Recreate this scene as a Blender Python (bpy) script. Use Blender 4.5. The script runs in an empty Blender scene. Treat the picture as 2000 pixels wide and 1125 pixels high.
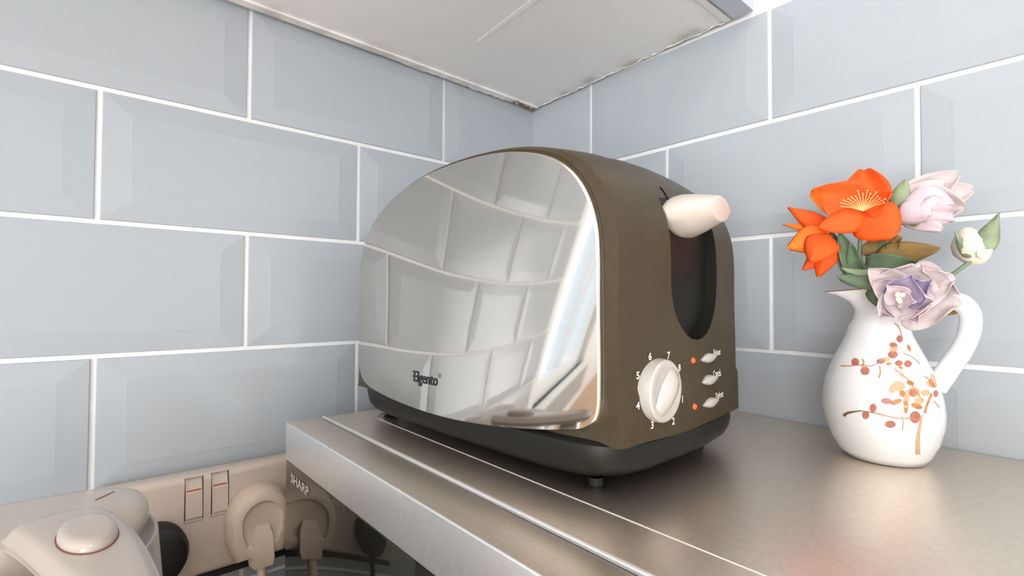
import bpy, bmesh, math, random
from math import sin, cos, pi, radians
from mathutils import Vector, Matrix
from mathutils.bvhtree import BVHTree
random.seed(4)
S = bpy.context.scene
COL = S.collection

# ------------------------------------------------------------------ camera
CAM = Vector((-.455326, -.484795, -.156776))
R_ = Vector((0.7556243, -0.65498518, 0.00513225)); U_ = Vector((-0.01840437, -0.01339859, 0.99974084)); F_ = Vector((0.65474667, 0.75552293, 0.02217889))
FPX = 977.193
cd = bpy.data.cameras.new('camera'); cam = bpy.data.objects.new('camera', cd); COL.objects.link(cam)
cd.sensor_width = 36; cd.lens = FPX / 2000 * 36; cd.clip_start = .01
m = Matrix.Identity(4)
for i in range(3):
    m[i][0] = R_[i]; m[i][1] = U_[i]; m[i][2] = -F_[i]; m[i][3] = CAM[i]
cam.matrix_world = m
S.camera = cam
# ------------------------------------------------------------------ world, light, exposure
w = bpy.data.worlds.new('sky'); S.world = w; w.use_nodes = True
bg = w.node_tree.nodes['Background']; bg.inputs[0].default_value = (.62, .80, 1, 1); bg.inputs[1].default_value = 1.1
def area(name, loc, target, sx, sy, power, col):
    l = bpy.data.lights.new(name, 'AREA'); l.shape = 'RECTANGLE'; l.size = sx; l.size_y = sy; l.energy = power; l.color = col
    o = bpy.data.objects.new(name, l); COL.objects.link(o); o.location = loc
    o.rotation_euler = (Vector(target) - Vector(loc)).to_track_quat('-Z', 'Y').to_euler(); return o
area('daylight_at_window', (-1.28, .12, -.12), (-1.28, -1, -.12), .5, .5, 1.6, (.70, .85, 1))
area('back_fill_light', (-1.9, -3.1, -.40), (-.9, 0, -.1), 1.6, 1.8, 30, (.93, .96, 1))  # added fill in front of the solid back wall, no window there
area('far_fill_light', (-2.9, -1.5, -.40), (0, -.7, -.05), 1.6, 1.8, 76, (.95, .97, 1))  # unseen fill panel added to brighten right wall and cabinet underside
area('ceiling_lamp_light', (-.75, -1.0, .93), (-.5, -.6, -.5), .22, .22, 2.2, (1, .93, .84))
area('overhead_fill_light', (-1.7, -1.7, .95), (-1.7, -1.7, -1), 1.6, 1.6, 5, (1, .97, .94))  # soft overhead fill, added without any ceiling fitting
S.view_settings.view_transform = 'Standard'; S.view_settings.look = 'None'; S.view_settings.gamma = 1
S.view_settings.use_curve_mapping = False; S.view_settings.exposure = .15

# ------------------------------------------------------------------ helpers
def ray(px, py):
    return (F_ + R_ * ((px - 1000) / FPX) - U_ * ((py - 562.5) / FPX))
def on(ax, v, px, py):
    d = ray(px, py); return CAM + d * ((v - CAM[ax]) / d[ax])
def mat(name, col, rough=.5, metal=0., noise=0., nscale=30, bump=0., bscale=200, stretch=None, coat=0., trans=0., ior=1.45, sub=0., alpha=None):
    M = bpy.data.materials.new(name); M.use_nodes = True; nt = M.node_tree; b = nt.nodes['Principled BSDF']
    b.inputs['Base Color'].default_value = (*col, 1); b.inputs['Roughness'].default_value = rough; b.inputs['Metallic'].default_value = metal
    b.inputs['Coat Weight'].default_value = coat; b.inputs['Coat Roughness'].default_value = .06; b.inputs['IOR'].default_value = ior
    b.inputs['Transmission Weight'].default_value = trans; b.inputs['Subsurface Weight'].default_value = 0
    if sub: b.inputs['Subsurface Weight'].default_value = sub; b.inputs['Subsurface Radius'].default_value = (.01, .006, .004); b.inputs['Subsurface Scale'].default_value = .5
    if noise or bump or stretch:
        tc = nt.nodes.new('ShaderNodeTexCoord'); mp = nt.nodes.new('ShaderNodeMapping'); nt.links.new(tc.outputs['Object'], mp.inputs[0])
        if stretch: mp.inputs['Scale'].default_value = stretch
    if noise:
        n = nt.nodes.new('ShaderNodeTexNoise'); n.inputs['Scale'].default_value = nscale; n.inputs['Detail'].default_value = 5; nt.links.new(mp.outputs[0], n.inputs[0])
        r = nt.nodes.new('ShaderNodeMapRange'); r.inputs[1].default_value = .3; r.inputs[2].default_value = .7; r.inputs[3].default_value = 1 - noise; r.inputs[4].default_value = 1 + noise
        nt.links.new(n.outputs[0], r.inputs[0])
        mx = nt.nodes.new('ShaderNodeVectorMath'); mx.operation = 'SCALE'; mx.inputs[0].default_value = col; nt.links.new(r.outputs[0], mx.inputs['Scale']); nt.links.new(mx.outputs[0], b.inputs['Base Color'])
    if bump:
        n2 = nt.nodes.new('ShaderNodeTexNoise'); n2.inputs['Scale'].default_value = bscale; n2.inputs['Detail'].default_value = 3; nt.links.new(mp.outputs[0], n2.inputs[0])
        bp = nt.nodes.new('ShaderNodeBump'); bp.inputs['Strength'].default_value = bump; bp.inputs['Distance'].default_value = .001; nt.links.new(n2.outputs[0], bp.inputs['Height']); nt.links.new(bp.outputs[0], b.inputs['Normal'])
    return M
def link(name, bm, m, parent=None, smooth=None, loc=None):
    bmesh.ops.recalc_face_normals(bm, faces=bm.faces[:])
    return link_raw(name, bm, m, parent, smooth, loc)
def link_raw(name, bm, m, parent=None, smooth=None, loc=None):
    me = bpy.data.meshes.new(name); 
    if loc is not None: bmesh.ops.translate(bm, vec=-Vector(loc), verts=bm.verts[:])
    bm.to_mesh(me); bm.free()
    for x in (m if isinstance(m, (list, tuple)) else [m]): me.materials.append(x)
    if smooth is not None:
        for p in me.polygons: p.use_smooth = True
        me.set_sharp_from_angle(angle=radians(smooth))
    o = bpy.data.objects.new(name, me); COL.objects.link(o)
    if loc is not None: o.location = loc
    if parent is not None: setpar(o, parent)
    return o
def setpar(o, p):
    o.parent = p
    # geometry is written in world space: cancel the parent's world transform
    mw = Matrix.Identity(4); q = p
    while q is not None:
        mw = (Matrix.Translation(q.location) @ q.rotation_euler.to_matrix().to_4x4()) @ mw if q.parent is None else (Matrix.Translation(q.location)) @ mw
        q = q.parent
    base = Matrix.Translation(o.location)
    o.matrix_parent_inverse = Matrix.Identity(4)
    o.location = (root_inv(p) @ base).to_translation()
def root_inv(p):
    off = Vector((0, 0, 0))
    while p is not None: off += p.location; p = p.parent
    return Matrix.Translation(-off)
def tag(o, label=None, cat=None, group=None, kind=None):
    if label: o['label'] = label
    if cat: o['category'] = cat
    if group: o['group'] = group
    if kind: o['kind'] = kind
    return o
def thing(name, loc, label, cat, group=None):
    o = bpy.data.objects.new(name, None); COL.objects.link(o); o.location = loc; o.empty_display_size = .02
    return tag(o, label, cat, group)
def box(bm, x0, x1, y0, y1, z0, z1, bev=0, seg=2):
    r = bmesh.ops.create_cube(bm, size=1)['verts']
    bmesh.ops.scale(bm, vec=(abs(x1 - x0), abs(y1 - y0), abs(z1 - z0)), verts=r)
    bmesh.ops.translate(bm, vec=((x0 + x1) / 2, (y0 + y1) / 2, (z0 + z1) / 2), verts=r)
    if bev:
        es = list({e for v in r for e in v.link_edges}); bmesh.ops.bevel(bm, geom=es, offset=bev, segments=seg, profile=.5, affect='EDGES')
def BM(): return bmesh.new()
def boxo(name, x0, x1, y0, y1, z0, z1, m, parent=None, bev=0, seg=2):
    b = BM(); box(b, x0, x1, y0, y1, z0, z1, bev, seg); return link(name, b, m, parent, 40 if bev else None)
def loft(bm, rings, closed=True, cap0=True, cap1=True, mi=0):
    vs = [[bm.verts.new(p) for p in r] for r in rings]; n = len(rings[0])
    for a, b in zip(vs, vs[1:]):
        for i in range(n if closed else n - 1):
            j = (i + 1) % n
            f = bm.faces.new((a[i], a[j], b[j], b[i])); f.material_index = mi
    if cap0: bm.faces.new(vs[0][::-1]).material_index = mi
    if cap1: bm.faces.new(vs[-1]).material_index = mi
    return vs
def tube(bm, pts, rad, n=10, caps=True, mi=0):
    pts = [Vector(p) for p in pts]; N = len(pts)
    rr = rad if isinstance(rad, (list, tuple)) else [rad] * N
    rings = []; up = None
    for i, p in enumerate(pts):
        t = (pts[min(i + 1, N - 1)] - pts[max(i - 1, 0)]).normalized()
        if up is None:
            up = Vector((0, 0, 1)) if abs(t.z) < .9 else Vector((1, 0, 0))
        s = t.cross(up).normalized(); up = s.cross(t).normalized()
        rings.append([p + (s * cos(2 * pi * k / n) + up * sin(2 * pi * k / n)) * rr[i] for k in range(n)])
    loft(bm, rings, True, caps, caps, mi)
def spline(pts, n):
    pts = [Vector(p) for p in pts]; out = []
    P = [pts[0] * 2 - pts[1]] + pts + [pts[-1] * 2 - pts[-2]]
    segs = len(pts) - 1
    for k in range(n):
        t = k / (n - 1) * segs; i = min(int(t), segs - 1); t -= i
        a, b, c, d = P[i:i + 4]
        out.append(.5 * ((2 * b) + (c - a) * t + (2 * a - 5 * b + 4 * c - d) * t * t + (3 * b - a - 3 * c + d) * t ** 3))
    return out
def bvh_of(o):
    bm = BM(); bm.from_mesh(o.data); off = Vector((0, 0, 0)); q = o
    while q is not None: off += q.location; q = q.parent
    bmesh.ops.translate(bm, vec=off, verts=bm.verts[:]); t = BVHTree.FromBMesh(bm); bm.free(); return t
def shoot(tree, px, py):
    d = ray(px, py).normalized(); h = tree.ray_cast(CAM, d); return (h[0], h[1], d) if h[0] else (None, None, d)
def text_mesh(s, size, bold=0., xscale=1.):
    c = bpy.data.curves.new('lettering', 'FONT'); c.body = s; c.size = size; c.align_x = 'LEFT'; c.offset = bold; c.resolution_u = 3
    o = bpy.data.objects.new('lettering', c); COL.objects.link(o)
    dg = bpy.context.evaluated_depsgraph_get(); me = bpy.data.meshes.new_from_object(o.evaluated_get(dg))
    bpy.data.objects.remove(o); bm = BM(); bm.from_mesh(me)
    for v in bm.verts: v.co.x *= xscale
    return bm
def stick(bm, tree, org, ax, up, eps=.0003):
    """lay flat lettering (in xy) onto a surface at org with axes ax, up"""
    nn = ax.cross(up).normalized()
    for v in bm.verts:
        p = org + ax * v.co.x + up * v.co.y
        h = tree.ray_cast(p + nn * .02, -nn)
        v.co = (h[0] + nn * eps) if h[0] else p + nn * eps

# ------------------------------------------------------------------ materials
M = {}
M['tile'] = mat('glazed_tile', (.445, .478, .51), .20, noise=.02, nscale=3, bump=.10, bscale=12)
M['grout'] = mat('white_grout', (.86, .86, .86), .8, noise=.04, nscale=60, bump=.3, bscale=400)
M['paint'] = mat('white_paint', (.84, .84, .83), .7, noise=.02, nscale=8)
M['floor'] = mat('wood_floor', (.62, .52, .42), .4, noise=.2, nscale=9, stretch=(1, 9, 1))
M['oak'] = mat('oak_worktop', (.62, .40, .24), .4, noise=.18, nscale=14, stretch=(8, 1, 1))
M['lam'] = mat('painted_board', (.84, .83, .81), .35, noise=.03, nscale=6)
M['blue_door'] = mat('pale_blue_door', (.55, .60, .66), .35)
M['steel'] = mat('brushed_steel', (.56, .535, .50), .05, 1, noise=.015, nscale=60, stretch=(1, 1, 12), bump=.0)
M['rim'] = mat('bright_steel_edge', (.95, .88, .80), .3, 1)
M['black'] = mat('satin_black_plastic', (.056, .039, .018), .38, 0, noise=.1, nscale=300, bump=.12, bscale=900, ior=1.5)
M['black'].node_tree.nodes['Principled BSDF'].inputs['Specular IOR Level'].default_value = .32
M['blackbase'] = mat('base_plastic', (.010, .010, .008), .42, 0, ior=1.5)
M['blackbase'].node_tree.nodes['Principled BSDF'].inputs['Specular IOR Level'].default_value = .28
M['void'] = mat('dark_void', (.006, .006, .007), .5)
M['grey'] = mat('pearl_grey_plastic', (.70, .62, .55), .35, .1, coat=.3)
M['dial'] = mat('pearl_white_dial', (.56, .52, .48), .3, .1, coat=.4)
M['print'] = mat('white_print', (.85, .82, .78), .5)
M['printk'] = mat('black_print', (.02, .02, .02), .4)
M['led'] = mat('orange_indicator', (.85, .13, .02), .25)
M['trimw'] = mat('bright_trim', (.86, .84, .82), .3, .3)
M['mw_top'] = mat('microwave_steel', (.84, .74, .63), .36, 1, noise=.05, nscale=500, bump=.03, bscale=900)
M['mw_front'] = mat('microwave_front_steel', (.93, .94, .94), .42, 1, noise=.03, nscale=300)
M['mw_glass'] = mat('black_door_glass', (.012, .012, .008), .03, 0, ior=1.42)
M['mw_window'] = mat('dark_door_window', (.004, .004, .004), .04, 0, ior=1.5)
M['china'] = mat('white_china', (.86, .85, .85), .12, 0, coat=.4)
M['cream'] = mat('cream_plastic', (.66, .53, .42), .35, coat=.1)
M['socket'] = mat('socket_plastic', (.60, .50, .42), .3, coat=.3)
M['kettle'] = mat('kettle_plastic', (.50, .425, .37), .22, coat=.4)
M['clear'] = mat('smoky_clear_plastic', (.82, .81, .79), .22, trans=.75, ior=1.3)
M['plug_black'] = mat('black_rubber', (.012, .010, .012), .5)
M['orange'] = mat('orange_petal', (.95, .105, .008), .7, noise=.10, nscale=90)
M['orange2'] = mat('light_orange_petal', (.98, .20, .015), .7, noise=.10, nscale=90)
M['stamen'] = mat('yellow_stamen', (.85, .62, .25), .6)
M['lilac'] = mat('lilac_petal', (.72, .56, .60), .8, noise=.12, nscale=60)
M['lilac_pale'] = mat('pale_lilac_petal', (.70, .59, .58), .8, noise=.08, nscale=60)
M['lilac_deep'] = mat('violet_petal', (.42, .34, .48), .8, noise=.2, nscale=60)
M['leaf'] = mat('green_leaf', (.13, .19, .105), .6, noise=.35, nscale=70)
M['leafpale'] = mat('sage_leaf', (.26, .32, .19), .6, noise=.3, nscale=70)
M['leafbrown'] = mat('brown_leaf', (.25, .155, .05), .7, noise=.4, nscale=60)
M['bud'] = mat('cream_bud', (.80, .72, .60), .7, noise=.1, nscale=60)
M['stem'] = mat('green_stem', (.22, .29, .19), .5)
M['brownline'] = mat('brown_rim_line', (.30, .13, .07), .4)
M['berry'] = mat('pink_berry_print', (.44, .16, .12), .3, noise=.25, nscale=300)
M['berry2'] = mat('orange_berry_print', (.52, .22, .07), .3, noise=.3, nscale=300)
M['berry3'] = mat('pale_berry_print', (.72, .42, .26), .3)
M['twig'] = mat('brown_twig_print', (.20, .10, .06), .3)
M['twig2'] = mat('tan_twig_print', (.62, .42, .26), .3)

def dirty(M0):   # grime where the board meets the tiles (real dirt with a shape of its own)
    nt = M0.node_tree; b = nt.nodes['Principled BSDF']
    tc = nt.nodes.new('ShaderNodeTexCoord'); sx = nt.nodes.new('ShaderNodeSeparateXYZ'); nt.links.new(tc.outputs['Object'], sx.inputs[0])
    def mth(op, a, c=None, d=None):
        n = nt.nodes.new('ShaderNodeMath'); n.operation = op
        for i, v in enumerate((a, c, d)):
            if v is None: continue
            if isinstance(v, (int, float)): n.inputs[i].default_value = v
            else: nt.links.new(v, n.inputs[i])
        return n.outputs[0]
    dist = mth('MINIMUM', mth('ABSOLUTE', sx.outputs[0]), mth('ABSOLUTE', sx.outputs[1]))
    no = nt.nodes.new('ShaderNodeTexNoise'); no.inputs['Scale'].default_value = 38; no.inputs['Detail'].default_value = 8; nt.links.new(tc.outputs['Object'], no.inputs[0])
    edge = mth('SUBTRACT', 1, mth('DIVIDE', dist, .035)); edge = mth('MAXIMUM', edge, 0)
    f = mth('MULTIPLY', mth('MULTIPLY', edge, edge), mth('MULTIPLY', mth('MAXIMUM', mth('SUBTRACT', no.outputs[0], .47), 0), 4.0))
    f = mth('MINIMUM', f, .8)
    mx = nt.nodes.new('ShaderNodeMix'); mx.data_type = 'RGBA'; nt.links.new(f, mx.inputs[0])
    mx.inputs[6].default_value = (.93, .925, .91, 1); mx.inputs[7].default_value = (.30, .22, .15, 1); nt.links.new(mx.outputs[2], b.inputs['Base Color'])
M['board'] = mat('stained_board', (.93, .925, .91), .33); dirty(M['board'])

# ------------------------------------------------------------------ room
PX, PZ, CL, CR = .203, .10048, .14143, .10089
WX0, WX1, WZ0, WZ1 = -1.56, -1.0, -.38, .16     # window opening in the left wall
def wall_boxes(name, boxes, m):
    b = BM()
    for a in boxes: box(b, *a)
    return tag(link(name, b, m), kind='structure')
G = .002
wl = wall_boxes('wall_left', [(WX1, 0.12, G, .14, -1.45, 1.02), (-3.0, WX0, G, .14, -1.45, 1.02), (WX0, WX1, G, .14, -1.45, WZ0), (WX0, WX1, G, .14, WZ1, 1.02)], M['paint'])
wr = wall_boxes('wall_right', [(G, .12, -3.2, G, -1.45, 1.02)], M['paint'])
wall_boxes('wall_back', [(-3.0, .12, -3.32, -3.2, -1.45, 1.02)], M['paint'])
wall_boxes('wall_far_left', [(-3.12, -3.0, -3.32, .14, -1.45, 1.02)], M['paint'])
wall_boxes('floor', [(-3.12, .12, -3.32, .14, -1.50, -1.45)], M['floor'])
wall_boxes('ceiling', [(-3.12, .12, -3.32, .14, 1.02, 1.07)], M['paint'])
# grout beds behind the tiles
ZB, ZT = -.5365, .1005
b = BM(); box(b, -.96, 0.0, .0006, G + .001, ZB, ZT); box(b, -1.72, -.96, .0006, G + .001, ZB, WZ0 - .013)
link('grout', b, M['grout'], wl)
b = BM(); box(b, .0006, G + .001, -1.70, 0.0005, ZB, ZT + .002)
box(b, -.0010, .0006, -.0010, .0006, ZB, .09)
link('grout', b, M['grout'], wr)
tile_cache = {}
def tile_mesh(wd, ht, cutl, cutr, cutb):
    key = (round(wd, 4), round(ht, 4), cutl, cutr, cutb)
    if key in tile_cache: return tile_cache[key]
    bm = BM(); bv = .0165; hc = .0020
    l, r_, bt, tp = (0 if cutl else bv), (0 if cutr else bv), (0 if cutb else .0145), .0145
    e = .0012
    def ring(a0, a1, b0, b1, y): return [(a0, y, b0), (a1, y, b0), (a1, y, b1), (a0, y, b1)]
    loft(bm, [ring(0, wd, 0, ht, .002), ring(0, wd, 0, ht, 0), ring(e * .4, wd - e * .4, e * .4, ht - e * .4, -.0008),
              ring(l + (e if cutl else 0), wd - r_ - (e if cutr else 0), bt + (e if cutb else 0), ht - tp, -hc),
              ring(l + .0015, wd - r_ - .0015, bt + .0015, ht - tp - .0015, -hc - .0002)], True, False, True)
    bmesh.ops.recalc_face_normals(bm, faces=bm.faces[:])
    me = bpy.data.meshes.new('tile'); bm.to_mesh(me); bm.free(); me.materials.append(M['tile'])
    tile_cache[key] = me; return me
J = .0036
for wall, par in ((0, wl), (1, wr)):
    for row in range(0, 6):           # row 0 = top row
        z1 = ZT - row * PZ; z0 = z1 - PZ; cutb = False
        if row == 5: cutb = False
        odd = row % 2
        if wall == 0: js = [-(CL + PX * k) for k in range(12)] if odd == 0 else [-(CL - PX / 2 + PX * k) for k in range(12)]
        else: js = [-(CR + PX * k) for k in range(12)] if odd == 0 else [-(CR + PX / 2 + PX * k) for k in range(12)]
        edges = [0.0] + js
        for k in range(len(edges) - 1):
            a, c = edges[k], edges[k + 1]
            lim = -.96 if z1 > WZ0 - .012 + .02 else -1.7
            if wall == 0 and z0 > WZ1 - .10: lim = -.96
            if wall == 1: lim = -1.68
            if a <= lim + .03: continue
            c = max(c, lim)
            wd = (a - c) - J / 2 - (J / 2 if k else .0008)
            if wd < .012: continue
            cutcorner = (k == 0)
            if wall == 0:
                me = tile_mesh(wd, PZ - J, False, cutcorner, False); o = bpy.data.objects.new('tile', me); COL.objects.link(o)
                o.parent = par; o.location = (c + J / 2, -.0002 + random.uniform(-.0002, .0002), z0 + J / 2)
                o.rotation_euler = (random.uniform(-.002, .002), 0, random.uniform(-.0015, .0015))
            else:
                me = tile_mesh(wd, PZ - J, cutcorner, False, False); o = bpy.data.objects.new('tile', me); COL.objects.link(o)
                o.parent = par; o.rotation_euler = (0, random.uniform(-.002, .002), -pi / 2 + random.uniform(-.001, .001))
                o.location = (-.0002 + random.uniform(-.0002, .0002), a - (J / 2 if k else .0008), z0 + J / 2)
# window in the left wall (seen only as reflection and light)
b = BM()
for a in [(WX0, WX1, .03, .09, WZ0, WZ0 + .05), (WX0, WX1, .03, .09, WZ1 - .05, WZ1), (WX0, WX0 + .05, .03, .09, WZ0 + .05, WZ1 - .05), (WX1 - .05, WX1, .03, .09, WZ0 + .05, WZ1 - .05), (-1.30, -1.27, .03, .09, WZ0 + .05, WZ1 - .05)]: box(b, *a)
win = tag(link('window_1', b, M['paint']), kind='structure')
b = BM(); box(b, WX0 - .02, WX1 + .02, -.035, .03, WZ0 - .0125, WZ0, .003); link('window_sill', b, M['paint'], win, 40)

# ceiling lamp fittings
def ceil_lamp(x, y, r, name, label):
    t = thing(name, (x, y, 1.02), label, 'ceiling light')
    b = BM(); loft(b, [[(x + rr * cos(2 * pi * k / 24), y + rr * sin(2 * pi * k / 24), z) for k in range(24)] for rr, z in ((r, 1.02), (r, 1.0), (r * .85, .99), (r * .8, 1.0))]); link('ring', b, M['paint'], t, 40)
ceil_lamp(-.75, -1.0, .07, 'downlight', 'round white recessed downlight in the ceiling over the worktop')

# worktop, L shaped
b = BM(); pts = [(-3, -.001), (-.001, -.001), (-.001, -3.19), (-.62, -3.19), (-.62, -.62), (-3, -.62)]
loft(b, [[(x, y, z) for x, y in pts] for z in (-.578, -.54)]); wk = link('worktop', b, M['oak'])
tag(wk, 'warm wooden L shaped worktop under the microwave and the kettle', 'worktop')
b = BM(); box(b, -2.99, -.001, -.58, -.002, -1.449, -.5785); box(b, -.58, -.001, -3.18, -.5805, -1.449, -.5785); 
bc = link('base_cabinet', b, M['blue_door']); tag(bc, 'pale blue grey base cabinets carrying the wooden worktop', 'cabinet')
for k in range(5):
    boxo('door', -.6, -.5805, -.63 - .5 * k - .48, -.63 - .5 * k, -1.40, -.60, M['blue_door'], bc, .002)

# ------------------------------------------------------------------ wall cabinet (only its underside shows)
cab = thing('wall_cabinet', (-.35, -.15, .1), 'off white wall cabinet overhead in the corner, stained underside showing', 'cabinet')
def zc(x, y): return .0945 + .0100 * (x / -.6) * .6 + .0085 * (y / -.272)
X0, X1, Y0, Y1 = -.66, -.0055, -.2715, -.0075
b = BM(); c4 = [(X0, Y0), (X1, Y0), (X1, Y1), (X0, Y1)]
loft(b, [[(x, y, zc(x, y)) for x, y in c4], [(x, y, .72) for x, y in c4]]); link('carcass', b, M['board'], cab)
def edgestrip(name, c, dz, m):
    b = BM(); loft(b, [[(x, y, zc(x, y) - dz) for x, y in c], [(x, y, zc(x, y) - .0001) for x, y in c]]); link(name, b, m, cab)
edgestrip('rear_lip', [(X0, -.0165), (X1, -.0165), (X1, -.0078), (X0, -.0078)], .0022, M['board'])
edgestrip('front_lip', [(X0, -.2715), (X1, -.2715), (X1, -.266), (X0, -.266)], .0018, M['lam'])
b = BM(); d4 = [(X0, -.2925), (-.006, -.2925), (-.006, -.2745), (X0, -.2745)]
loft(b, [[(x, y, .1010) for x, y in d4], [(x, y, .72) for x, y in d4]]); link('door', b, M['blue_door'], cab)
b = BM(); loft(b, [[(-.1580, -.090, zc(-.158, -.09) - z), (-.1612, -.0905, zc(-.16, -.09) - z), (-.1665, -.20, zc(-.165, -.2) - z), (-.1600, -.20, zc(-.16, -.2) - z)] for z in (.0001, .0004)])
so = link('reflection_streak', b, mat('white_streak', (.97, .97, .96), .4), cab); so['label'] = 'long white streak, a painted reflection'  # reflection on the glossy board, put in as a white sliver
# ragged sealant bead in the corner where cabinet meets the tiles
for nm, line in (('sealant', [(-.006, -.002 - .0045 * k, zc(0, -.0045 * k) - .001) for k in range(60)]), ('sealant', [(-.004 - .006 * k, -.0062, zc(-.006 * k, 0) - .001) for k in range(34)])):
    b = BM(); pts = [Vector(p) + Vector((random.uniform(-1, 1) * .0004, random.uniform(-1, 1) * .0004, random.uniform(-1, 1) * .0006)) for p in line]
    tube(b, pts, [random.uniform(.0003, .0010) for _ in pts], 6); link(nm, b, M['lam'], cab, 60)
b = BM()
for k in range(44):
    r_ = random.uniform(.0006, .0022); mm = Matrix.Translation((-.007 - abs(random.gauss(0, .016)), -.007 - abs(random.gauss(0, .004)), .0930 + random.uniform(-.001, .001))) @ Matrix.Diagonal((1.6, 1, .5, 1))
    bmesh.ops.create_icosphere(b, subdivisions=1, radius=r_, matrix=mm)
gc = link('grime', b, mat('brown_grime', (.22, .13, .08), .9), cab); gc['label'] = 'brown crumbs of old sealant in the corner'; gc['kind'] = 'stuff'

# ------------------------------------------------------------------ microwave
ZTOP = -.2568
mw = thing('microwave', (-.165, -.33, -.54), 'stainless steel microwave oven with black glass door, under the toaster', 'microwave')
MY0, MY1 = -.565, -.0605
boxo('casing', -.2965, -.004, MY0 + .002, MY1 + .0005, -.530, ZTOP, M['mw_top'], mw, .0022, 3)
# raised bead pressed into the top
b = BM(); ox = -.2648; path = [(-.03, -.078), (-.17, -.078), (-.235, -.0785), (-.254, -.082), (-.2625, -.092), (ox, -.106), (ox, -.2), (ox, -.35), (ox, -.50), (ox + .001, -.53), (-.255, -.545), (-.23, -.549), (-.03, -.549)]
pp = spline([(x, y, ZTOP) for x, y in path], 110); tube(b, pp, .00055, 8)
link('bead', b, M['rim'], mw, 60)
dr = boxo('door', -.3275, -.3008, MY0, MY1, -.2862, ZTOP + .0004, [M['mw_front'], M['mw_top']], mw, .0011, 3)
for p_ in dr.data.polygons: p_.material_index = 1 if p_.normal.z > .8 else 0
boxo('gap_shade', -.3008, -.2987, MY0 + .001, MY1 - .0002, -.285, ZTOP - .0010, M['plug_black'], mw)  # black insert standing for the shade in the door gap
dr['label'] = 'brushed steel top rail of the door'
boxo('edge_trim', -.2987, -.2966, MY0 + .001, MY1, ZTOP - .004, ZTOP + .0009, M['trimw'], mw, .0004, 1)
gl = boxo('door_glass', -.3268, -.2990, MY0, MY1, -.528, -.2864, M['mw_glass'], mw, .0012, 2); gl['label'] = 'glossy black glass door panel'
boxo('door_window', -.3271, -.3262, -.46, -.235, -.50, -.312, M['mw_window'], gl)
for x, y in ((-.29, -.09), (-.29, -.53), (-.03, -.09), (-.03, -.53)):
    b = BM(); loft(b, [[(x + .012 * cos(2 * pi * k / 16), y + .012 * sin(2 * pi * k / 16), z) for k in range(16)] for z in (-.54, -.5295)]); link('foot', b, M['plug_black'], mw, 40)
tm = text_mesh('SHARP', .0098, .0002, 1.35); wmax = max(v.co.x for v in tm.verts)
for v in tm.verts: v.co = Vector((-.3270, -.0735 - v.co.x * (.040 / wmax), -.3005 + v.co.y))
lg = link('logo_print', tm, M['grey'], mw)
lg['label'] = 'grey lettering SHARP'

# ------------------------------------------------------------------ toaster
TC = Vector((-.190, -.1975, 0)); YAW = radians(3.0)
def T(lx, ly, z): return Vector((TC.x + lx * cos(YAW) - ly * sin(YAW), TC.y + lx * sin(YAW) + ly * cos(YAW), z))
def Tinv(p): d = Vector(p) - TC; return (d.x * cos(YAW) + d.y * sin(YAW), -d.x * sin(YAW) + d.y * cos(YAW), p[2])
tst = thing('toaster', (TC.x, TC.y, ZTOP), 'two slice toaster with brushed steel side and dark bronze body on the microwave', 'toaster')
PA = [(1, 0, -.00969), (0, 1, .00637), (2, 0, .00952), (1, 1, -.00004), (0, 2, .00017), (3, 0, -.00043), (2, 1, -.00848), (1, 2, -.00035), (0, 3, -.00057)]
def panel_x(y, z):
    u = (y + .187) / .14; v = (z + .15) / .085
    return -.272 + sum(c * u ** i * v ** j for i, j, c in PA)
OUT = [(-0.3196, -0.1607), (-0.3199, -0.1344), (-0.3191, -0.1186), (-0.3152, -0.1049), (-0.3093, -0.0938), (-0.3, -0.0839), (-0.2893, -0.0771), (-0.276, -0.0721), (-0.2594, -0.0681), (-0.2415, -0.0657), (-0.2219, -0.0647), (-0.1977, -0.0649), (-0.1709, -0.0672), (-0.1468, -0.0720), (-0.1232, -0.0799), (-0.1054, -0.0892), (-0.0913, -0.1004), (-0.0816, -0.1122), (-0.0768, -0.1271), (-0.0755, -0.1468), (-0.0756, -0.1731), (-0.0771, -0.1992), (-0.0795, -0.2170), (-0.0863, -0.2246), (-0.1056, -0.2284), (-0.1287, -0.2303), (-0.1576, -0.2321), (-0.1904, -0.2334), (-0.2171, -0.2337), (-0.2439, -0.2327), (-0.2669, -0.231), (-0.2871, -0.2289), (-0.3053, -0.2264), (-0.3138, -0.2245), (-0.3174, -0.2219), (-0.3191, -0.2172), (-0.3195, -0.2079), (-0.3198, -0.1869)]
def resample(pts, n):
    P = [Vector((a, c, 0)) for a, c in pts]; P.append(P[0]); d = [0]
    for a, c in zip(P, P[1:]): d.append(d[-1] + (c - a).length)
    o = []; k = 0
    for i in range(n):
        s = d[-1] * i / n
        while d[k + 1] < s: k += 1
        t = (s - d[k]) / (d[k + 1] - d[k]); o.append(P[k].lerp(P[k + 1], t))
    return o
OUTR = resample(OUT, 160)
for _ in range(3): OUTR = [(OUTR[i - 1] + OUTR[i] * 2 + OUTR[(i + 1) % 160]) / 4 for i in range(160)]
CEN = sum(OUTR, Vector()) / 160
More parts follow.
